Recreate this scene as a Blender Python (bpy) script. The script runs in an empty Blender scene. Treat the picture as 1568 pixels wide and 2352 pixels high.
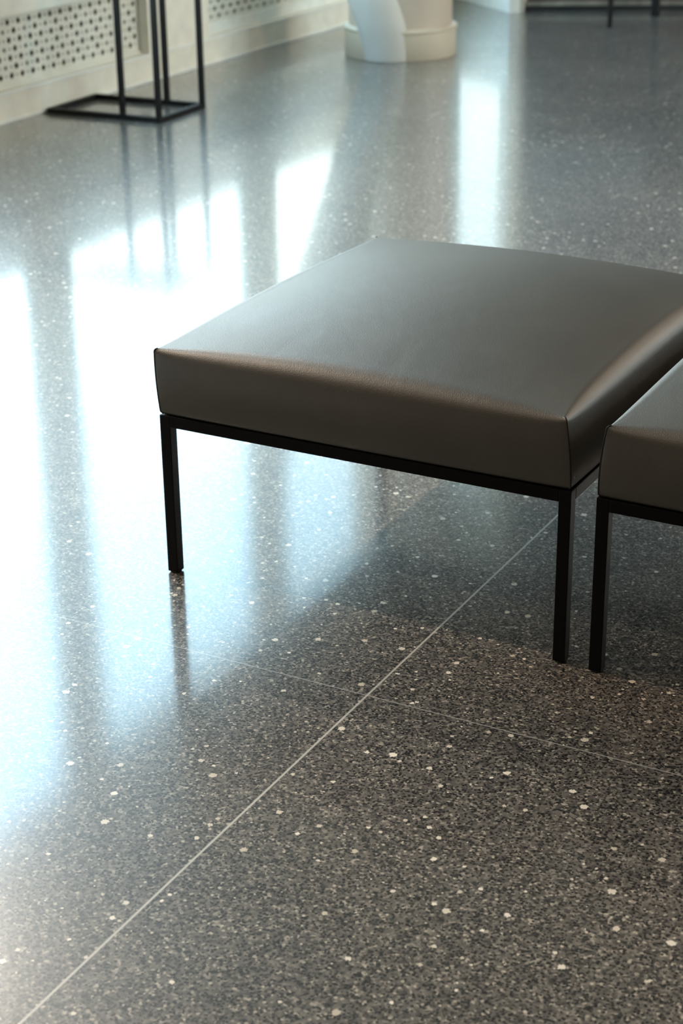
import bpy, bmesh, math, random
from mathutils import Vector, Matrix

scene = bpy.context.scene
COL = scene.collection
random.seed(4)

# ------------------------------------------------------------------ camera
YAW, PITCH, ROLL, FPX = -0.50286, 0.41176, -0.013875, 4084.55
CAM = Vector((1.64119, -2.34449, 1.35368))
fw = Vector((math.sin(YAW)*math.cos(PITCH), math.cos(YAW)*math.cos(PITCH), -math.sin(PITCH)))
r0 = Vector((math.cos(YAW), -math.sin(YAW), 0)); u0 = r0.cross(fw)
rt = math.cos(ROLL)*r0 + math.sin(ROLL)*u0
up = -math.sin(ROLL)*r0 + math.cos(ROLL)*u0
cd = bpy.data.cameras.new('camera'); cam = bpy.data.objects.new('camera', cd); COL.objects.link(cam)
cam.matrix_world = Matrix(((rt.x, up.x, -fw.x, CAM.x), (rt.y, up.y, -fw.y, CAM.y), (rt.z, up.z, -fw.z, CAM.z), (0, 0, 0, 1)))
cd.sensor_fit = 'HORIZONTAL'; cd.sensor_width = 24.0; cd.lens = FPX/1568*24.0
cd.clip_start = 0.05; cd.clip_end = 200
cd.dof.use_dof = True; cd.dof.focus_distance = 2.72; cd.dof.aperture_fstop = 6.0
scene.camera = cam

# ------------------------------------------------------------------ colour management
scene.view_settings.view_transform = 'Standard'
scene.view_settings.look = 'None'
scene.view_settings.gamma = 1.0
scene.view_settings.use_curve_mapping = False
scene.view_settings.exposure = 0.12

# ------------------------------------------------------------------ sky
SKY = 12.5
w = bpy.data.worlds.new('sky'); scene.world = w; w.use_nodes = True
nt = w.node_tree; nt.nodes.clear()
def N(nt, t, **kw):
    n = nt.nodes.new(t)
    for k, v in kw.items(): setattr(n, k, v)
    return n
tc = N(nt, 'ShaderNodeTexCoord'); sp = N(nt, 'ShaderNodeSeparateXYZ'); nt.links.new(tc.outputs['Generated'], sp.inputs[0])
rp = N(nt, 'ShaderNodeValToRGB'); nt.links.new(sp.outputs['Z'], rp.inputs[0])
e = rp.color_ramp.elements
e[0].position = 0.0; e[0].color = (0.10, 0.12, 0.12, 1)
e[1].position = 1.0; e[1].color = (0.30, 0.42, 0.55, 1)
for p_, c_ in ((0.03, (0.75, 0.86, 0.93, 1)), (0.16, (0.95, 1.0, 1.0, 1)), (0.42, (0.62, 0.83, 0.97, 1)), (0.6, (0.42, 0.62, 0.80, 1))):
    x = e.new(p_); x.color = c_
ns = N(nt, 'ShaderNodeTexNoise'); ns.inputs['Scale'].default_value = 7.0; ns.inputs['Detail'].default_value = 2.0
nt.links.new(tc.outputs['Generated'], ns.inputs['Vector'])
nr = N(nt, 'ShaderNodeValToRGB'); nt.links.new(ns.outputs[0], nr.inputs[0])
nr.color_ramp.elements[0].position = 0.35; nr.color_ramp.elements[0].color = (0.72, 0.86, 0.95, 1)
nr.color_ramp.elements[1].position = 0.62; nr.color_ramp.elements[1].color = (1.12, 1.08, 0.98, 1)
mx = N(nt, 'ShaderNodeMix', data_type='RGBA', blend_type='MULTIPLY'); mx.inputs[0].default_value = 1.0
nt.links.new(rp.outputs[0], mx.inputs[6]); nt.links.new(nr.outputs[0], mx.inputs[7])
# the sky is brightest straight out of the windows and duller towards the far end of the building
az = N(nt, 'ShaderNodeMapRange'); nt.links.new(sp.outputs['Y'], az.inputs[0])
for i_, v_ in ((1, 0.66), (2, 0.90), (3, 1.0), (4, 0.22)): az.inputs[i_].default_value = v_
mz = N(nt, 'ShaderNodeVectorMath', operation='SCALE'); nt.links.new(mx.outputs[2], mz.inputs[0]); nt.links.new(az.outputs[0], mz.inputs['Scale'])
bg = N(nt, 'ShaderNodeBackground'); bg.inputs[1].default_value = SKY
nt.links.new(mz.outputs[0], bg.inputs[0])
wo = N(nt, 'ShaderNodeOutputWorld'); nt.links.new(bg.outputs[0], wo.inputs[0])

# ------------------------------------------------------------------ room measures
XW = -2.787                                   # inner face of the window wall
YB, YF = -4.6, 7.03                           # back and far ends of the window wall
XR, ZC = 4.6, 3.35
SILL, HEAD = 0.595, 3.03
WIN = [(0.12, 1.46), (1.76, 3.15), (3.41, 4.80), (5.09, 6.52)]

FILL_WINR = [(4.2, 7.4)]  # added right-hand opening, unseen, brightens the window wall
# window daylight portals (sampling guides only, they give off nothing themselves)
def portal(c, sx, sy, rot):
    l = bpy.data.lights.new('window_portal', 'AREA'); l.shape = 'RECTANGLE'; l.size = sx; l.size_y = sy
    l.cycles.is_portal = True
    o = bpy.data.objects.new('window_portal', l); COL.objects.link(o); o.location = c; o.rotation_euler = rot
for a, b in WIN:
    portal((XW-0.08, (a+b)/2, (SILL+HEAD)/2), HEAD-SILL, b-a, (0, -math.pi/2, 0))

for a, b in FILL_WINR:
    portal((XR+.12, (a+b)/2, 1.95), 2.1, b-a, (0, math.pi/2, 0))

# ------------------------------------------------------------------ lamps
# (x, y, energy, colour): a row of ceiling spots along the windows
SPOTS = [(-2.70, -0.30, 360), (-2.73, 2.08, 230), (-2.70, -1.85, 120)]
WARM = (1.0, 0.78, 0.58)
FAR_LAMPS = [(3.2, 6.9, 2.3, 150), (1.3, 6.6, 2.5, 12)]
FILL_LAMPS = [(2.4, 3.6, 45), (0.6, -3.2, 14)]  # unseen ceiling discs added to lift warm light on wall and floor

# ================================================================== materials
def mat(name):
    m = bpy.data.materials.new(name); m.use_nodes = True
    n = m.node_tree; b = n.nodes['Principled BSDF']
    return m, n, b
def simple(name, col, rough=0.5, metal=0.0, var=0.06, scale=14, bump=0.0, bscale=300, spec=0.5):
    m, n, b = mat(name)
    t = N(n, 'ShaderNodeTexCoord'); s = N(n, 'ShaderNodeTexNoise'); s.inputs['Scale'].default_value = scale; s.inputs['Detail'].default_value = 4
    n.links.new(t.outputs['Object'], s.inputs['Vector'])
    r = N(n, 'ShaderNodeValToRGB'); n.links.new(s.outputs[0], r.inputs[0])
    r.color_ramp.elements[0].position = .3; r.color_ramp.elements[1].position = .7
    r.color_ramp.elements[0].color = tuple(c*(1-var) for c in col)+(1,)
    r.color_ramp.elements[1].color = tuple(min(1, c*(1+var)) for c in col)+(1,)
    n.links.new(r.outputs[0], b.inputs['Base Color'])
    b.inputs['Roughness'].default_value = rough; b.inputs['Metallic'].default_value = metal
    b.inputs['Specular IOR Level'].default_value = spec
    if bump:
        s2 = N(n, 'ShaderNodeTexNoise'); s2.inputs['Scale'].default_value = bscale; s2.inputs['Detail'].default_value = 3
        n.links.new(t.outputs['Object'], s2.inputs['Vector'])
        bp = N(n, 'ShaderNodeBump'); bp.inputs['Strength'].default_value = bump; bp.inputs['Distance'].default_value = 0.001
        n.links.new(s2.outputs[0], bp.inputs['Height']); n.links.new(bp.outputs[0], b.inputs['Normal'])
    return m

M_wall = simple('cream_paint', (0.84, 0.78, 0.67), 0.5)
M_white = simple('white_gloss_paint', (0.84, 0.82, 0.76), 0.35)
M_splay = simple('white_wall_paint', (0.80, 0.82, 0.78), 0.5)
M_jamb = simple('grey_cream_paint', (0.50, 0.48, 0.42), 0.5)
M_perf = simple('perforated_metal_paint', (0.74, 0.71, 0.62), 0.45)
M_dark = simple('dark_cavity', (0.012, 0.012, 0.012), 0.9)
M_ceil = simple('ceiling_plaster', (0.42, 0.38, 0.33), 0.8)
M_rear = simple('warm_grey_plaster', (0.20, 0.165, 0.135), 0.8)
M_black = simple('black_powder_coat', (0.0025, 0.0025, 0.0024), 0.45, bump=0.08, bscale=900, spec=0.14)
M_blackb = simple('black_satin_metal', (0.004, 0.004, 0.004), 0.5, spec=0.3)
M_thread = simple('black_thread', (0.004, 0.004, 0.003), 0.8)
M_col = simple('beige_column_paint', (0.55, 0.46, 0.365), 0.45, scale=5)
M_collar = simple('cream_collar_paint', (0.60, 0.52, 0.40), 0.4, scale=5)
M_strut = simple('off_white_strut_paint', (0.52, 0.51, 0.47), 0.5, scale=5)
M_slate = simple('blue_grey_wall_paint', (0.17, 0.20, 0.23), 0.6)
M_trim = simple('pale_stone_trim', (0.20, 0.18, 0.15), 0.6, var=.5, scale=9)

# ---- terrazzo
def terrazzo():
    m, n, b = mat('polished_terrazzo'); L = n.links.new
    g = N(n, 'ShaderNodeNewGeometry')
    def vor(scale, off=(0, 0, 0)):
        mp = N(n, 'ShaderNodeMapping'); mp.inputs['Location'].default_value = off; L(g.outputs['Position'], mp.inputs[0])
        v = N(n, 'ShaderNodeTexVoronoi', voronoi_dimensions='2D', feature='F1'); v.inputs['Scale'].default_value = scale
        L(mp.outputs[0], v.inputs['Vector']); sc = N(n, 'ShaderNodeSeparateColor'); L(v.outputs['Color'], sc.inputs[0])
        return v, sc
    def math_(op, a, c, clamp=False):
        k = N(n, 'ShaderNodeMath', operation=op); k.use_clamp = clamp
        for i, q in enumerate((a, c)):
            if isinstance(q, (int, float)): k.inputs[i].default_value = q
            else: L(q, k.inputs[i])
        return k.outputs[0]
    def ramp(src, stops, interp='LINEAR'):
        r = N(n, 'ShaderNodeValToRGB'); L(src, r.inputs[0]); r.color_ramp.interpolation = interp
        el = r.color_ramp.elements
        while len(el) < len(stops): el.new(.5)
        for q, (p_, c_) in zip(el, stops): q.position = p_; q.color = c_+(1,)
        return r.outputs[0]
    def mix(f, a, c):
        k = N(n, 'ShaderNodeMix', data_type='RGBA')
        if isinstance(f, (int, float)): k.inputs[0].default_value = f
        else: L(f, k.inputs[0])
        for i, q in ((6, a), (7, c)):
            if isinstance(q, tuple): k.inputs[i].default_value = q+(1,)
            else: L(q, k.inputs[i])
        return k.outputs[2]
    # fine sand of grey, brown and near-black grains
    v1, c1 = vor(260)
    col = ramp(c1.outputs[0], [(0.0, (0.020, 0.020, 0.020)), (0.15, (0.056, 0.053, 0.049)), (0.40, (0.110, 0.102, 0.093)),
                               (0.78, (0.165, 0.152, 0.136)), (0.94, (0.270, 0.250, 0.218)), (1.0, (0.46, 0.42, 0.36))])
    # black grit
    v2, c2 = vor(190, (3.1, 1.7, 0))
    th = math_('MULTIPLY', math_('GREATER_THAN', c2.outputs[0], 0.34), math_('MULTIPLY', math_('POWER', c2.outputs[1], 0.7), 0.44))
    col = mix(math_('MULTIPLY', math_('LESS_THAN', v2.outputs['Distance'], th), 0.94), col, (0.006, 0.006, 0.007))
    # small pale chips
    v3, c3 = vor(120, (7.3, 4.9, 0))
    th = math_('MULTIPLY', math_('GREATER_THAN', c3.outputs[0], 0.88), math_('MULTIPLY', c3.outputs[1], 0.30))
    col = mix(math_('LESS_THAN', v3.outputs['Distance'], th), col, ramp(c3.outputs[2], [(0, (0.18, 0.165, 0.14)), (1, (0.60, 0.55, 0.46))]))
    # larger cream chips, slightly irregular
    nz = N(n, 'ShaderNodeTexNoise'); nz.inputs['Scale'].default_value = 330; L(g.outputs['Position'], nz.inputs['Vector'])
    for s_, off, cut, rad in ((52, (1.1, 9.2, 0), 0.90, 0.19), (30, (5.5, 2.2, 0), 0.82, 0.175)):
        v4, c4 = vor(s_, off)
        th = math_('MULTIPLY', math_('GREATER_THAN', c4.outputs[0], cut), math_('MULTIPLY', math_('POWER', c4.outputs[1], 1.3), rad))
        dd = math_('ADD', v4.outputs['Distance'], math_('MULTIPLY', math_('SUBTRACT', nz.outputs[0], 0.5), 0.24))
        col = mix(math_('LESS_THAN', dd, th), col, ramp(c4.outputs[2], [(0, (0.60, 0.54, 0.44)), (1, (0.92, 0.87, 0.76))]))
    # large soft clouding
    n2 = N(n, 'ShaderNodeTexNoise'); n2.inputs['Scale'].default_value = 2.2; n2.inputs['Detail'].default_value = 3; L(g.outputs['Position'], n2.inputs['Vector'])
    cl = ramp(n2.outputs[0], [(0.3, (0.86, 0.87, 0.88)), (0.7, (1.08, 1.06, 1.05))])
    k = N(n, 'ShaderNodeMix', data_type='RGBA', blend_type='MULTIPLY'); k.inputs[0].default_value = 1; L(col, k.inputs[6]); L(cl, k.inputs[7]); col = k.outputs[2]
    # sawn joints filled with pale grout
    sx = N(n, 'ShaderNodeSeparateXYZ'); L(g.outputs['Position'], sx.inputs[0])
    def joint(o, at, wd):
        return math_('LESS_THAN', math_('ABSOLUTE', math_('SUBTRACT', math_('PINGPONG', math_('ADD', o, 40-at), 4.0), 0.0), 0), wd)
    j1 = joint(sx.outputs['X'], 0.5186, 0.0018); j2 = joint(sx.outputs['Y'], -0.2302, 0.0012)
    col = mix(math_('MULTIPLY', j2, 0.75), col, (0.42, 0.41, 0.39)); col = mix(math_('MULTIPLY', j1, 0.9), col, (0.56, 0.54, 0.50))
    L(col, b.inputs['Base Color'])
    n3 = N(n, 'ShaderNodeTexNoise'); n3.inputs['Scale'].default_value = 6; n3.inputs['Detail'].default_value = 5; L(g.outputs['Position'], n3.inputs['Vector'])
    rr_ = N(n, 'ShaderNodeMapRange'); L(n3.outputs[0], rr_.inputs[0]); rr_.inputs[3].default_value = 0.27; rr_.inputs[4].default_value = 0.35
    L(rr_.outputs[0], b.inputs['Roughness'])
    b.inputs['IOR'].default_value = 1.5; b.inputs['Specular IOR Level'].default_value = 0.42
    b.inputs['Coat Weight'].default_value = 0.85; b.inputs['Coat Roughness'].default_value = 0.09; b.inputs['Coat IOR'].default_value = 1.5
    n4 = N(n, 'ShaderNodeTexNoise'); n4.inputs['Scale'].default_value = 3.0; n4.inputs['Detail'].default_value = 1; L(g.outputs['Position'], n4.inputs['Vector'])
    n5 = N(n, 'ShaderNodeTexNoise'); n5.inputs['Scale'].default_value = 500; L(g.outputs['Position'], n5.inputs['Vector'])
    bp = N(n, 'ShaderNodeBump'); bp.inputs['Strength'].default_value = 0.25; bp.inputs['Distance'].default_value = 0.0015; L(n4.outputs[0], bp.inputs['Height'])
    bp2 = N(n, 'ShaderNodeBump'); bp2.inputs['Strength'].default_value = 0.10; bp2.inputs['Distance'].default_value = 0.0003; L(n5.outputs[0], bp2.inputs['Height']); L(bp.outputs[0], bp2.inputs['Normal'])
    L(bp2.outputs[0], b.inputs['Normal']); L(bp2.outputs[0], b.inputs['Coat Normal'])
    return m
M_floor = terrazzo()

# ---- leather
def leather():
    m, n, b = mat('grey_brown_leather'); L = n.links.new
    t = N(n, 'ShaderNodeTexCoord')
    s = N(n, 'ShaderNodeTexNoise'); s.inputs['Scale'].default_value = 5; s.inputs['Detail'].default_value = 5; L(t.outputs['Object'], s.inputs['Vector'])
    r = N(n, 'ShaderNodeValToRGB'); L(s.outputs[0], r.inputs[0]); r.color_ramp.elements[0].position = .3; r.color_ramp.elements[1].position = .72
    r.color_ramp.elements[0].color = (0.038, 0.037, 0.031, 1); r.color_ramp.elements[1].color = (0.050, 0.048, 0.040, 1)
    L(r.outputs[0], b.inputs['Base Color'])
    r2 = N(n, 'ShaderNodeMapRange'); L(s.outputs[0], r2.inputs[0]); r2.inputs[3].default_value = .42; r2.inputs[4].default_value = .50; L(r2.outputs[0], b.inputs['Roughness'])
    v = N(n, 'ShaderNodeTexVoronoi'); v.inputs['Scale'].default_value = 620; L(t.outputs['Object'], v.inputs['Vector'])
    q = N(n, 'ShaderNodeTexNoise'); q.inputs['Scale'].default_value = 9; q.inputs['Detail'].default_value = 6; q.inputs['Distortion'].default_value = .8; L(t.outputs['Object'], q.inputs['Vector'])
    b1 = N(n, 'ShaderNodeBump'); b1.inputs['Strength'].default_value = .35; b1.inputs['Distance'].default_value = .0005; L(v.outputs['Distance'], b1.inputs['Height'])
    b2 = N(n, 'ShaderNodeBump'); b2.inputs['Strength'].default_value = .30; b2.inputs['Distance'].default_value = .003; L(q.outputs[0], b2.inputs['Height']); L(b1.outputs[0], b2.inputs['Normal'])
    L(b2.outputs[0], b.inputs['Normal'])
    b.inputs['Specular IOR Level'].default_value = 1.0
    return m
M_leather = leather()

# ---- brick for the far wall
def brick():
    m, n, b = mat('brown_brick'); L = n.links.new
    t = N(n, 'ShaderNodeTexCoord'); mp = N(n, 'ShaderNodeMapping'); L(t.outputs['Object'], mp.inputs[0]); mp.inputs['Rotation'].default_value = (math.pi/2, 0, 0)
    k = N(n, 'ShaderNodeTexBrick'); L(mp.outputs[0], k.inputs['Vector'])
    k.inputs['Color1'].default_value = (0.075, 0.040, 0.026, 1); k.inputs['Color2'].default_value = (0.040, 0.026, 0.020, 1); k.inputs['Mortar'].default_value = (0.05, 0.045, 0.04, 1)
    k.inputs['Scale'].default_value = 1.0; k.inputs['Brick Width'].default_value = .25; k.inputs['Row Height'].default_value = .075; k.inputs['Mortar Size'].default_value = .008
    L(k.outputs[0], b.inputs['Base Color']); b.inputs['Roughness'].default_value = .8
    return m
M_brick = brick()

# ---- window glass
def front(n, fr):                            # reflect at the outer faces only, not again on leaving the thin sheet
    g = N(n, 'ShaderNodeNewGeometry'); a = N(n, 'ShaderNodeMath', operation='SUBTRACT'); a.inputs[0].default_value = 1; n.links.new(g.outputs['Backfacing'], a.inputs[1])
    k = N(n, 'ShaderNodeMath', operation='MULTIPLY'); n.links.new(a.outputs[0], k.inputs[0]); n.links.new(fr.outputs[0], k.inputs[1]); return k.outputs[0]
def pane(name, tint=(1, 1, 1), rough=0.0):
    m = bpy.data.materials.new(name); m.use_nodes = True; n = m.node_tree; n.nodes.clear(); L = n.links.new
    fr = N(n, 'ShaderNodeFresnel'); fr.inputs[0].default_value = 1.45
    tr = N(n, 'ShaderNodeBsdfTransparent'); tr.inputs[0].default_value = tint+(1,)
    gl = N(n, 'ShaderNodeBsdfGlossy'); gl.inputs['Roughness'].default_value = rough
    mx_ = N(n, 'ShaderNodeMixShader'); L(front(n, fr), mx_.inputs[0]); L(tr.outputs[0], mx_.inputs[1]); L(gl.outputs[0], mx_.inputs[2])
    o = N(n, 'ShaderNodeOutputMaterial'); L(mx_.outputs[0], o.inputs[0]); return m
M_glass = pane('window_glass', (0.94, 0.98, 0.98))
def frosted():
    m = bpy.data.materials.new('frosted_glass'); m.use_nodes = True; n = m.node_tree; n.nodes.clear(); L = n.links.new
    tr = N(n, 'ShaderNodeBsdfTranslucent'); tr.inputs[0].default_value = (0.80, 0.88, 0.90, 1)
    tp = N(n, 'ShaderNodeBsdfTransparent'); tp.inputs[0].default_value = (0.85, 0.93, 0.95, 1)
    a = N(n, 'ShaderNodeMixShader'); a.inputs[0].default_value = .45; L(tr.outputs[0], a.inputs[1]); L(tp.outputs[0], a.inputs[2])
    gl = N(n, 'ShaderNodeBsdfGlossy'); gl.inputs['Roughness'].default_value = .15
    fr = N(n, 'ShaderNodeFresnel'); fr.inputs[0].default_value = 1.5
    c = N(n, 'ShaderNodeMixShader'); L(front(n, fr), c.inputs[0]); L(a.outputs[0], c.inputs[1]); L(gl.outputs[0], c.inputs[2])
    o = N(n, 'ShaderNodeOutputMaterial'); L(c.outputs[0], o.inputs[0]); return m
M_frost = frosted()
def lampmat(name, col, s):
    m, n, b = mat(name); b.inputs['Base Color'].default_value = (.8, .8, .8, 1)
    b.inputs['Emission Color'].default_value = col+(1,); b.inputs['Emission Strength'].default_value = s; return m
M_lamp = lampmat('lamp_lens', WARM, 6.0)

# ================================================================== helpers
def obj(name, bm, m, parent=None, smooth=False, bevel=0.0, seg=2, **props):
    me = bpy.data.meshes.new(name); bmesh.ops.recalc_face_normals(bm, faces=bm.faces); bm.to_mesh(me); bm.free()
    o = bpy.data.objects.new(name, me); COL.objects.link(o); me.materials.append(m)
    if parent: o.parent = parent
    if smooth:
        for p_ in me.polygons: p_.use_smooth = True
    if bevel:
        k = o.modifiers.new('bevel', 'BEVEL'); k.width = bevel; k.segments = seg; k.limit_method = 'ANGLE'
    for k_, v_ in props.items(): o[k_] = v_
    return o
def struct(name, bm, m, parent=None, **kw):
    if parent is None: kw['kind'] = 'structure'
    return obj(name, bm, m, parent, **kw)
def box(bm, x0, x1, y0, y1, z0, z1):
    v = [bm.verts.new((x, y, z)) for x in (x0, x1) for y in (y0, y1) for z in (z0, z1)]
    for f in ((0, 1, 3, 2), (4, 6, 7, 5), (0, 4, 5, 1), (2, 3, 7, 6), (0, 2, 6, 4), (1, 5, 7, 3)): bm.faces.new([v[i] for i in f])
    return v
def prism(bm, pts, z0, z1):
    a = [bm.verts.new((x, y, z0)) for x, y in pts]; b = [bm.verts.new((x, y, z1)) for x, y in pts]; n = len(pts)
    bm.faces.new(a[::-1]); bm.faces.new(b)
    for i in range(n): bm.faces.new((a[i], a[(i+1) % n], b[(i+1) % n], b[i]))
def lathe(bm, prof, seg=64, c=(0, 0)):
    rings = [[bm.verts.new((c[0]+r*math.cos(2*math.pi*i/seg), c[1]+r*math.sin(2*math.pi*i/seg), z)) for i in range(seg)] for r, z in prof]
    for a, b in zip(rings, rings[1:]):
        for i in range(seg): bm.faces.new((a[i], a[(i+1) % seg], b[(i+1) % seg], b[i]))
    bm.faces.new(rings[0][::-1]); bm.faces.new(rings[-1])
def tube(bm, pts, radii, seg=12, cap=True):
    rings = []
    for i, p_ in enumerate(pts):
        a = Vector(pts[max(0, i-1)]); b = Vector(pts[min(len(pts)-1, i+1)]); d = (b-a).normalized()
        x = d.cross(Vector((0, 1, 0.01))).normalized(); y = d.cross(x)
        rings.append([bm.verts.new(Vector(p_)+radii[i]*(math.cos(2*math.pi*k/seg)*x+math.sin(2*math.pi*k/seg)*y)) for k in range(seg)])
    for a, b in zip(rings, rings[1:]):
        for i in range(seg): bm.faces.new((a[i], a[(i+1) % seg], b[(i+1) % seg], b[i]))
    if cap: bm.faces.new(rings[0][::-1]); bm.faces.new(rings[-1])
def thing(name, label, cat, loc=(0, 0, 0), rz=0.0, group=None):
    o = bpy.data.objects.new(name, None); COL.objects.link(o); o.location = loc; o.rotation_euler = (0, 0, rz)
    o.empty_display_size = .1; o['label'] = label; o['category'] = cat
    if group: o['group'] = group
    return o

# ================================================================== the room
SP0, SP1, PL = Vector((XW, 7.03)), Vector((-2.198, 6.55)), Vector((-2.149, 6.641))
FD = Vector((0.75, 0.357)).normalized(); FE = PL+FD*((XR-PL.x)/FD.x)      # far brick wall runs from PL to FE
bm = bmesh.new(); prism(bm, [(XW-.35, YB-.2), (XR+.2, YB-.2), (XR+.2, FE.y+.3), (XW-.35, FE.y+.3)], -0.12, 0.0)
struct('floor', bm, M_floor)
bm = bmesh.new(); prism(bm, [(XW-.35, YB-.2), (XR+.2, YB-.2), (XR+.2, FE.y+.3), (XW-.35, FE.y+.3)], ZC, ZC+.12)
struct('ceiling', bm, M_ceil)

# window wall with radiator niches under the windows
T, TW = .22, .05
NICHE = [(-3.9, -2.1, ), (-1.5, -0.2), (0.2, 1.45), (1.75, 4.063), (4.535, 6.48)]
NZ0, NZ1 = 0.118, 0.392
bm = bmesh.new()
box(bm, XW-T, XW, YB, YF, 0, NZ0); box(bm, XW-T, XW, YB, YF, NZ1, SILL-.12); box(bm, XW-TW, XW, YB, YF, SILL-.12, SILL); box(bm, XW-TW, XW, YB, YF, HEAD, ZC)
ys = [YB]+[q for n_ in NICHE for q in n_]+[YF]
for a, b in zip(ys[::2], ys[1::2]): box(bm, XW-T, XW, a, b, NZ0, NZ1)
ys = [YB]+[q for n_ in WIN for q in n_]+[YF]
for a, b in zip(ys[::2], ys[1::2]): box(bm, XW-TW, XW, a, b, SILL, HEAD)
struct('wall_left', bm, M_wall)
for i, (a, b) in enumerate(WIN):
    root = bpy.data.objects.new('window_%d' % (i+1), None); COL.objects.link(root); root['kind'] = 'structure'
    xf = XW-.025
    bm = bmesh.new()
    for q in ((a, b, SILL, SILL+.02), (a, b, HEAD-.02, HEAD), (a, a+.02, SILL+.02, HEAD-.02), (b-.02, b, SILL+.02, HEAD-.02)): box(bm, xf-.015, xf+.015, *q)
    struct('window_frame', bm, M_white, root)
    bm = bmesh.new(); box(bm, xf-.003, xf+.003, a+.02, b-.02, SILL+.02, HEAD-.02); struct('pane', bm, M_glass, root)
    bm = bmesh.new(); box(bm, XW, XW+.02, a-.03, b+.03, SILL-.024, SILL); struct('window_sill', bm, M_white, root)

# unseen window added opposite, throws cool light onto the radiator wall
for i, (a, b) in enumerate(FILL_WINR):
    root = bpy.data.objects.new('window_%d' % (i+8), None); COL.objects.link(root); root['kind'] = 'structure'
    bm = bmesh.new()
    for q in ((a, b, .9, .94), (a, b, 2.96, 3.0), (a, a+.04, .94, 2.96), (b-.04, b, .94, 2.96)): box(bm, XR+.02, XR+.06, *q)
    struct('window_frame', bm, M_white, root)
    bm = bmesh.new(); box(bm, XR+.037, XR+.043, a+.04, b-.04, .94, 2.96); struct('pane', bm, M_glass, root)

# splayed corner wall with a tall window
def seg_frame(p, q):
    d = (q-p).normalized(); nn = Vector((d.y, -d.x)); return d, nn
d, nn = seg_frame(SP0, SP1)               # nn points into the room? room side is towards the camera
if nn.dot(Vector((CAM.x, CAM.y))-SP0) < 0: nn = -nn
Ls = (SP1-SP0).length
def P(s, o): v = SP0+d*s+nn*o; return (v.x, v.y)
def qbox(bm, s0, s1, o0, o1, z0, z1): prism(bm, [P(s0, o0), P(s1, o0), P(s1, o1), P(s0, o1)], z0, z1)
S0, S1, SZ0, SZ1 = .06, Ls-.012, .40, 2.85
bm = bmesh.new()
qbox(bm, -.12, Ls, -.06, 0, 0, SZ0); qbox(bm, -.12, Ls, -.06, 0, SZ1, ZC); qbox(bm, -.12, S0, -.06, 0, SZ0, SZ1); qbox(bm, S1, Ls, -.06, 0, SZ0, SZ1)
struct('wall_far', bm, M_splay)
root = bpy.data.objects.new('window_7', None); COL.objects.link(root); root['kind'] = 'structure'
bm = bmesh.new()
for q in ((S0, S1, SZ0, SZ0+.03), (S0, S1, SZ1-.03, SZ1), (S0, S0+.02, SZ0+.03, SZ1-.03), (S1-.02, S1, SZ0+.03, SZ1-.03)): qbox(bm, q[0], q[1], -.05, -.02, q[2], q[3])
struct('window_frame', bm, M_white, root)
bm = bmesh.new(); qbox(bm, S0+.02, S1-.02, -.038, -.032, SZ0+.03, SZ1-.03); struct('pane', bm, M_glass, root)
pc = SP0+d*((S0+S1)/2)-nn*.10
portal((pc.x, pc.y, (SZ0+SZ1)/2), SZ1-SZ0, S1-S0, (0, 0, 0))
po = COL.objects[-1]
zax = Vector((-nn.x, -nn.y, 0)); xax = Vector((0, 0, 1)); yax = zax.cross(xax)
po.rotation_euler = Matrix((xax, yax, zax)).transposed().to_euler()
# jamb pier at the end of the splayed wall
bm = bmesh.new(); back = Vector((-.04, .08))
prism(bm, [tuple(SP1), tuple(PL), (PL.x-.02, PL.y+.16), (SP1.x-.09, SP1.y+.10)], 0, ZC)
struct('wall_jamb', bm, M_jamb)
# far brick wall, with plinth and pale trim
fn = Vector((-FD.y, FD.x))                  # away from the room
def FP(s, o): v = PL+FD*s+fn*o; return (v.x, v.y)
LF = (FE-PL).length
def wall_obj(name, s0, s1, o0, o1, z0, z1, m, ang=math.atan2(FD.y, FD.x), base=PL, **kw):
    bm = bmesh.new(); box(bm, s0, s1, o0, o1, z0, z1)
    o = struct(name, bm, m, **kw); o.location = (base.x, base.y, 0); o.rotation_euler = (0, 0, ang); return o
wall_obj('wall_back', 0.0, LF+.1, .03, .25, 0, .72, M_brick)
wall_obj('wall_back_upper', 0.0, LF+.1, .03, .25, .72, ZC, M_slate)
wall_obj('baseboard_back', 0.0, LF, -.005, .03, 0, .028, M_dark)
wall_obj('trim_1', 0.0, LF, .0, .03, .028, .048, M_trim)
bm = bmesh.new(); box(bm, XR, XR+.10, YB, FE.y+.2, 0, .9); box(bm, XR, XR+.10, YB, FE.y+.2, 3.0, ZC)
ys = [YB]+[q for n_ in FILL_WINR for q in n_]+[FE.y+.2]
for a, b in zip(ys[::2], ys[1::2]): box(bm, XR, XR+.10, a, b, .9, 3.0)
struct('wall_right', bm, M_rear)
bm = bmesh.new(); box(bm, XW-.2, XR+.15, YB-.15, YB, 0, ZC); struct('wall_front', bm, M_rear)

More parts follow.
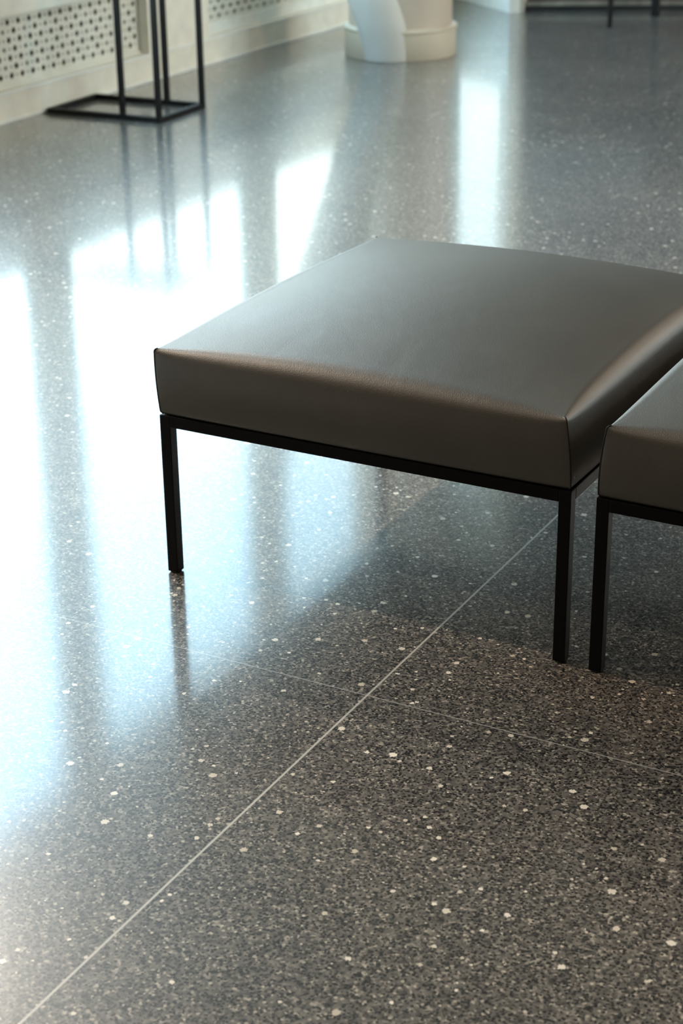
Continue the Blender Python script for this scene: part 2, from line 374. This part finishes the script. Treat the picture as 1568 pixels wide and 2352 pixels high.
# ================================================================== radiator covers
def perforated(bm, y0, y1, z0, z1, x, t, zrow, p=.0335, nrow=7, ph=0, seg=12):
    nc = int((y1-y0-.02)/p); ya = y1-.012-nc*p
    def quad(a, b, c, e): bm.faces.new([bm.verts.new((x, *q)) for q in ((a, b), (c, b), (c, e), (a, e))])
    zt = zrow+p/2; zb = zt-nrow*p
    quad(y0, zt, y1, z1); quad(y0, z0, y1, zb); quad(y0, zb, ya, zt); quad(ya+nc*p, zb, y1, zt)
    for r in range(nrow):
        for c in range(nc):
            k = (nc-1-c)+ph
            if r % 2 == 0: rad = .0118 if k % 2 else .0048
            else: rad = (.0118, .0043, .0086, .0043)[(k) % 4]
            cy, cz = ya+(c+.5)*p, zt-(r+.5)*p; h = p/2
            inner, outer, deep = [], [], []
            for i in range(seg):
                a = 2*math.pi*(i+.5)/seg; ca, sa = math.cos(a), math.sin(a); s = h/max(abs(ca), abs(sa))
                inner.append(bm.verts.new((x, cy+rad*ca, cz+rad*sa)))
                deep.append(bm.verts.new((x-t, cy+rad*ca, cz+rad*sa)))
                outer.append(bm.verts.new((x, cy+s*ca, cz+s*sa)))
            for i in range(seg):
                j = (i+1) % seg
                bm.faces.new((outer[i], outer[j], inner[j], inner[i])); bm.faces.new((inner[i], inner[j], deep[j], deep[i]))
            for sx_, sz_ in ((1, 1), (1, -1), (-1, 1), (-1, -1)):   # corners of the square cell
                cv = bm.verts.new((x, cy+sx_*h, cz+sz_*h))
                o = sorted(outer, key=lambda v: (v.co-cv.co).length)[:2]; bm.faces.new((cv, o[0], o[1]))
LAB = {3: 'perforated cream radiator cover panel behind the black side table, larger round holes',
       4: 'perforated white radiator cover panel between the side table and the round column'}
for i in (3, 4):
    a, b = NICHE[i]
    t = thing('radiator_cover', LAB[i], 'radiator cover', (XW-.06, (a+b)/2, NZ0), group=None)
    oy, oz = -(a+b)/2, -NZ0
    bm = bmesh.new(); lip = .05 if i == 4 else .012
    perforated(bm, a+oy+.004, b+oy-.004, NZ0+oz+lip, NZ1+oz-.002, .010, .004, .360+oz, ph=0)
    obj('perforated_panel', bm, M_perf, t)
    bm = bmesh.new(); box(bm, .0, .022, a+oy+.004, b+oy-.004, .0, lip)
    box(bm, -.012, .004, a+oy+.002, a+oy+.012, lip, NZ1+oz-.002); box(bm, -.012, .004, b+oy-.012, b+oy-.002, lip, NZ1+oz-.002)
    obj('frame', bm, M_white if i == 4 else M_perf, t, bevel=.002)
    bm = bmesh.new(); box(bm, -.10, -.02, a+oy+.004, b+oy-.004, .002, NZ1+oz-.004); obj('shade_backing', bm, M_dark, t)  # near-black block: shade of the hollow behind the holes, put into colour
# plain skirting strip at the foot of the window wall
bm = bmesh.new(); box(bm, XW, XW+.006, YB, YF-.02, NZ0-.012, NZ0)
box(bm, XW, XW+.008, YB, YF-.02, 0, .014)
struct('baseboard_left', bm, M_white, bevel=.002)

# ================================================================== upholstered stools
SW, SD, SH, TT = 0.75, 0.81, 0.297, 0.0205
CH = .117
def cushion_mesh(lean, taper):
    bm = bmesh.new(); n = 36
    a, b = SW/2-.003, SD/2-.003
    # perimeter parameter: side k, s in [-1,1)
    per = []
    for k in range(4):
        for i in range(n):
            # cosine-ish spacing gathers points at the corners
            s = -math.cos(math.pi*i/n); per.append((k, s))
    def base(k, s, inset, out):
        A, B = a-inset+out, b-inset+out; ea, eb = a-inset, b-inset
        k6 = out*abs(s)**6; fa, fb = s*(ea+k6), s*(eb+k6)
        return ((fa, -B), (A, fb), (-fa, B), (-A, -fb))[k]
    rings = []
    def puff(s, e=1.0): return max(0.0, (1-s*s))**e
    # side rings from the bottom up
    for t in (0, .04, .1, .2, .35, .5, .65, .8, .9):
        ring = []
        for k, s in per:
            f = math.sin(math.pi*min(1, (t/.9)*.78+.04))**.7
            out = .003*f + .010*f*puff(s, .6) - (.003 if t == 0 else 0)
            rtop = .005+.034*puff(s, .6)
            z = SH + t/.9*(CH+.018*puff(s, 1)-rtop) + .001*(1-t/.9)
            x, y = base(k, s, 0, out); ring.append((x, y, z))
        rings.append(ring)
    # rounded shoulder
    for q in range(1, 10):
        ph = math.pi/2*q/9; ring = []
        for k, s in per:
            rtop = .005+.034*puff(s, .6); zt = SH+CH+.018*puff(s, 1)
            f = math.sin(math.pi*.82)**.7
            out = .003*f + .010*f*puff(s, .6)-rtop*(1-math.cos(ph))
            x, y = base(k, s, 0, out)
            ring.append((x, y, zt-rtop*(1-math.sin(ph))))
        rings.append(ring)
    # crowned top, a grid stretched inside the shoulder edge
    rings = [[(x+(lean+taper*x/a)*min(1, (z-SH)/CH)**1.3 if z > SH else x, y, z) for x, y, z in r_] for r_ in rings]
    V = [[bm.verts.new(c) for c in r_] for r_ in rings]; m_ = len(per)
    for r1, r2 in zip(V, V[1:]):
        for i in range(m_): bm.faces.new((r1[i], r1[(i+1) % m_], r2[(i+1) % m_], r2[i]))
    bm.faces.new(V[0][::-1])
    E = V[-1]; G = [[None]*(n+1) for _ in range(n+1)]
    for i in range(n+1):
        G[i][0] = E[i]; G[n][i] = E[(n+i) % m_]; G[n-i][n] = E[(2*n+i) % m_]; G[0][n-i] = E[(3*n+i) % m_]
    lim = lambda h, q: h-.003-.028*max(0, 1-q*q)**.6
    Hf = lambda x, y: (lambda u, v: SH+CH+.018*((1-u*u)+(1-v*v))+.014*(1-u*u)*(1-v*v))((x-lean)/lim(a, y/b), y/lim(b, (x-lean)/a))
    res = lambda v: v.co.z-Hf(v.co.x, v.co.y)
    sv = [(1-math.cos(math.pi*i/n))/2 for i in range(n+1)]
    for i in range(1, n):
        for j in range(1, n):
            u, v = sv[i], sv[j]
            q = [0, 0]
            for c in (0, 1):
                q[c] = ((1-v)*G[i][0].co[c]+v*G[i][n].co[c]+(1-u)*G[0][j].co[c]+u*G[n][j].co[c]
                        -(1-u)*(1-v)*G[0][0].co[c]-u*(1-v)*G[n][0].co[c]-(1-u)*v*G[0][n].co[c]-u*v*G[n][n].co[c])
            du, dv = 1-u, 1-v
            r_ = (dv**14*res(G[i][0])+v**14*res(G[i][n])+du**14*res(G[0][j])+u**14*res(G[n][j]))
            G[i][j] = bm.verts.new((q[0], q[1], Hf(*q)+r_))
    for i in range(n):
        for j in range(n): bm.faces.new((G[i][j], G[i+1][j], G[i+1][j+1], G[i][j+1]))
    # corner columns (for the seams)
    corners = [[r_[k*n] for r_ in rings[:18]] for k in range(4)]
    return bm, corners
def make_stool(label, x0=0.0, y0=0.0, lean=0.0, taper=0.0):
    t = thing('upholstered_stool', label, 'stool', (x0+SW/2, y0+SD/2, 0))
    bm, corners = cushion_mesh(lean, taper)
    c = obj('cushion', bm, M_leather, t, smooth=True)
    for k in range(4):
        s_ = bmesh.new(); pts = corners[k]
        tube(s_, [Vector(q)*1.0+Vector((math.copysign(.0002, q[0]), math.copysign(.0002, q[1]), 0)) for q in pts], [.0011]*len(pts), 6)
        obj('seam', s_, M_thread, c)
    x, y = SW/2, SD/2
    bm = bmesh.new(); z0, z1 = SH-TT, SH
    box(bm, -x+TT, x-TT, -y, -y+TT, z0, z1); box(bm, -x+TT, x-TT, y-TT, y, z0, z1)
    box(bm, -x, -x+TT, -y+TT, y-TT, z0, z1); box(bm, x-TT, x, -y+TT, y-TT, z0, z1)
    obj('frame', bm, M_black, t, bevel=.001)
    bm = bmesh.new(); box(bm, -x+TT, x-TT, -y+TT, y-TT, SH-.012, SH+.0005); obj('seat_board', bm, M_dark, t)
    for sx_ in (-1, 1):
        for sy_ in (-1, 1):
            bm = bmesh.new(); cx_, cy_ = sx_*(x-TT/2), sy_*(y-TT/2)
            box(bm, cx_-TT/2, cx_+TT/2, cy_-TT/2, cy_+TT/2, .0025, SH)
            l = obj('leg', bm, M_black, t, bevel=.0013)
            bm = bmesh.new(); lathe(bm, [(.0095, 0), (.0102, .0008), (.0102, .003)], 24, (cx_, cy_)); obj('foot_glide', bm, M_thread, l)
    return t
make_stool('whole square grey-brown leather stool on thin black metal legs, centre of the floor', 0, 0, -.0085, -.0035)
make_stool('second leather stool cut off by the right edge, one near leg showing', .792, -.004, .010)

# ================================================================== black side table by the radiator
t = thing('side_table', 'thin black metal framed side table standing by the perforated radiator cover', 'side table', (-2.515, 3.49, 0), math.radians(2.0))
B = .02
hx0, hx1, hy = -.262, .262, .172
bm = bmesh.new()
box(bm, hx0, hx1, -hy, -hy+B, 0, B); box(bm, hx0, hx1, hy-B, hy, 0, B); box(bm, hx0, hx0+B, -hy+B, hy-B, 0, B); box(bm, hx1-B, hx1, -hy+B, hy-B, 0, B)
obj('base_frame', bm, M_blackb, t, bevel=.001)
for x_, y_ in ((hx1-B, -hy), (hx1-B, hy-B), (.078, -hy), (.078, hy-B)):
    bm = bmesh.new(); box(bm, x_, x_+.020, y_, y_+.020, B, .672); obj('upright', bm, M_blackb, t, bevel=.001)
bm = bmesh.new(); z0, z1 = .672, .688
box(bm, hx0, hx1, -hy, -hy+.014, z0, z1); box(bm, hx0, hx1, hy-.014, hy, z0, z1); box(bm, hx0, hx0+.014, -hy+.014, hy-.014, z0, z1); box(bm, hx1-.014, hx1, -hy+.014, hy-.014, z0, z1)
obj('top_frame', bm, M_blackb, t, bevel=.001)
bm = bmesh.new(); box(bm, hx0+.001, hx1-.001, -hy+.001, hy-.001, .688, .696); obj('tabletop', bm, M_frost, t, bevel=.001, label='frosted glass tabletop')

# ================================================================== round column with its leaning strut
cx_, cy_ = -2.147, 5.172
t = thing('round_column', 'round beige column with cream base collar and leaning white strut', 'column', (cx_, cy_, 0))
bm = bmesh.new(); lathe(bm, [(.238, 0.0), (.238, ZC)], 96); o = obj('shaft', bm, M_col, t, smooth=True)
o.modifiers.new('e', 'EDGE_SPLIT').split_angle = .8
bm = bmesh.new(); lathe(bm, [(.255, 0), (.258, .004), (.256, .118), (.261, .121), (.263, .126), (.261, .132), (.251, .136), (.240, .137)], 96)
o = obj('base_collar', bm, M_collar, t, smooth=True); o.modifiers.new('e', 'EDGE_SPLIT').split_angle = .9
path = [(-2.135, 5.035, 0, .116), (-2.142, 5.035, .06, .119), (-2.162, 5.036, .15, .128), (-2.198, 5.038, .26, .136), (-2.245, 5.040, .38, .140),
        (-2.305, 5.035, .55, .145), (-2.375, 5.02, .78, .150), (-2.44, 5.00, 1.0, .152), (-2.56, 4.97, 1.4, .14), (-2.68, 4.95, 1.72, .12), (-2.80, 4.945, 2.0, .11)]
# smooth the path
fine = []
for i in range(len(path)-1):
    p0, p1, p2, p3 = path[max(0, i-1)], path[i], path[i+1], path[min(len(path)-1, i+2)]
    for k in range(5):
        q = k/5.0
        fine.append([.5*((2*p1[j])+(-p0[j]+p2[j])*q+(2*p0[j]-5*p1[j]+4*p2[j]-p3[j])*q*q+(-p0[j]+3*p1[j]-3*p2[j]+p3[j])*q**3) for j in range(4)])
fine.append(list(path[-1]))
bm = bmesh.new(); seg = 48; rings = []
for x_, y_, z_, r_ in fine:
    x_ += .020; y_ -= .036
    rings.append([bm.verts.new((x_-cx_+r_*math.cos(2*math.pi*k/seg), y_-cy_+r_*math.sin(2*math.pi*k/seg), z_)) for k in range(seg)])
for a, b in zip(rings, rings[1:]):
    for i in range(seg): bm.faces.new((a[i], a[(i+1) % seg], b[(i+1) % seg], b[i]))
bm.faces.new(rings[0][::-1]); bm.faces.new(rings[-1])
obj('strut', bm, M_strut, t, smooth=True, label='off-white leaning strut')

# ================================================================== black chair by the brick wall
ch = thing('metal_chair', 'thin black chair legs far back before the dark brown brick wall', 'chair', (-1.285, 6.48, 0), math.radians(-9))
cw, cdp, lr = .22, .235, .011
for sx_, sy_ in ((-1, -1), (-1, 1), (1, -1), (1, 1)):
    bm = bmesh.new(); rr_ = .016 if sy_ < 0 else .028
    tube(bm, [(sx_*cw, sy_*cdp, 0), (sx_*cw, sy_*cdp, .45)], [rr_*.8, rr_], 20)
    obj('leg', bm, M_blackb, ch, smooth=False)
bm = bmesh.new(); box(bm, -cw-.015, cw+.015, -cdp-.02, cdp+.02, .45, .49); obj('seat', bm, M_blackb, ch, bevel=.01)
bm = bmesh.new(); box(bm, -cw-.01, cw+.01, cdp-.01, cdp+.02, .62, .90); obj('backrest', bm, M_blackb, ch, bevel=.01)
for sx_ in (-1, 1):
    bm = bmesh.new(); tube(bm, [(sx_*(cw-.02), cdp+.005, .485), (sx_*(cw-.02), cdp+.005, .64)], [.012, .012], 16); obj('back_post', bm, M_blackb, ch)

# ================================================================== lamps
def point_light(name, loc, energy, size, parent, kind='POINT', col=WARM):
    l = bpy.data.lights.new(name, kind); l.energy = energy; l.color = col
    if kind == 'AREA': l.shape = 'DISK'; l.size = size
    else: l.shadow_soft_size = size
    o = bpy.data.objects.new(name, l); COL.objects.link(o); o.location = loc
    if parent: o.parent = parent
    return o
SL = ['ceiling spotlight in the window row, level with the stools', 'ceiling spotlight in the window row, nearest the column', 'ceiling spotlight in the window row, behind the camera']
for (x_, y_, en), lb in zip(SPOTS, SL):
    t = thing('ceiling_spotlight', lb, 'ceiling light', (x_, y_, ZC), group=None)
    bm = bmesh.new(); lathe(bm, [(.02, -.10), (.045, -.10), (.045, 0), (.02, 0)], 32); obj('housing', bm, M_blackb, t)
    l = point_light('spot_lamp', (0, 0, -.12), en, .018, t, 'SPOT')
    l.data.color = (1.0, 0.88, 0.76) if y_ > 1 else WARM; l.data.spot_size = math.radians(110); l.data.spot_blend = .8
    aim = Vector((.45, 0, -.1))-Vector((x_, y_, ZC-.12)); l.rotation_euler = aim.to_track_quat('-Z', 'Y').to_euler()
FLB = ['warm wall lamp on the far wall, to the right', 'warm wall lamp on the far wall, nearer the column']
for (x_, y_, z_, en), lb in zip(FAR_LAMPS, FLB):
    t = thing('pendant_lamp', lb.replace('wall lamp on', 'pendant lamp before'), 'lamp', (x_, y_, ZC))
    bm = bmesh.new(); tube(bm, [(0, 0, 0), (0, 0, z_-ZC+.12)], [.004, .004], 8); obj('cord', bm, M_blackb, t)
    bm = bmesh.new(); lathe(bm, [(.02, z_-ZC-.12), (.09, z_-ZC-.09), (.12, z_-ZC), (.09, z_-ZC+.09), (.02, z_-ZC+.12)], 32); obj('globe', bm, M_lamp, t, smooth=True)
    point_light('pendant_bulb', (0, 0, z_-ZC-.2), en, .12, t)
PLB = ['added warm fill lamp on the ceiling over the far right floor', 'added warm fill lamp on the ceiling behind the camera']
for (x_, y_, en), lb in zip(FILL_LAMPS, PLB):
    t = thing('fill_lamp', lb, 'ceiling light', (x_, y_, ZC))
    bm = bmesh.new(); lathe(bm, [(.28, -.05), (.30, -.04), (.30, 0), (.2, 0)], 48); obj('diffuser', bm, M_lamp, t)
    point_light('fill_bulb', (0, 0, -.06), en, .55, t, 'AREA')
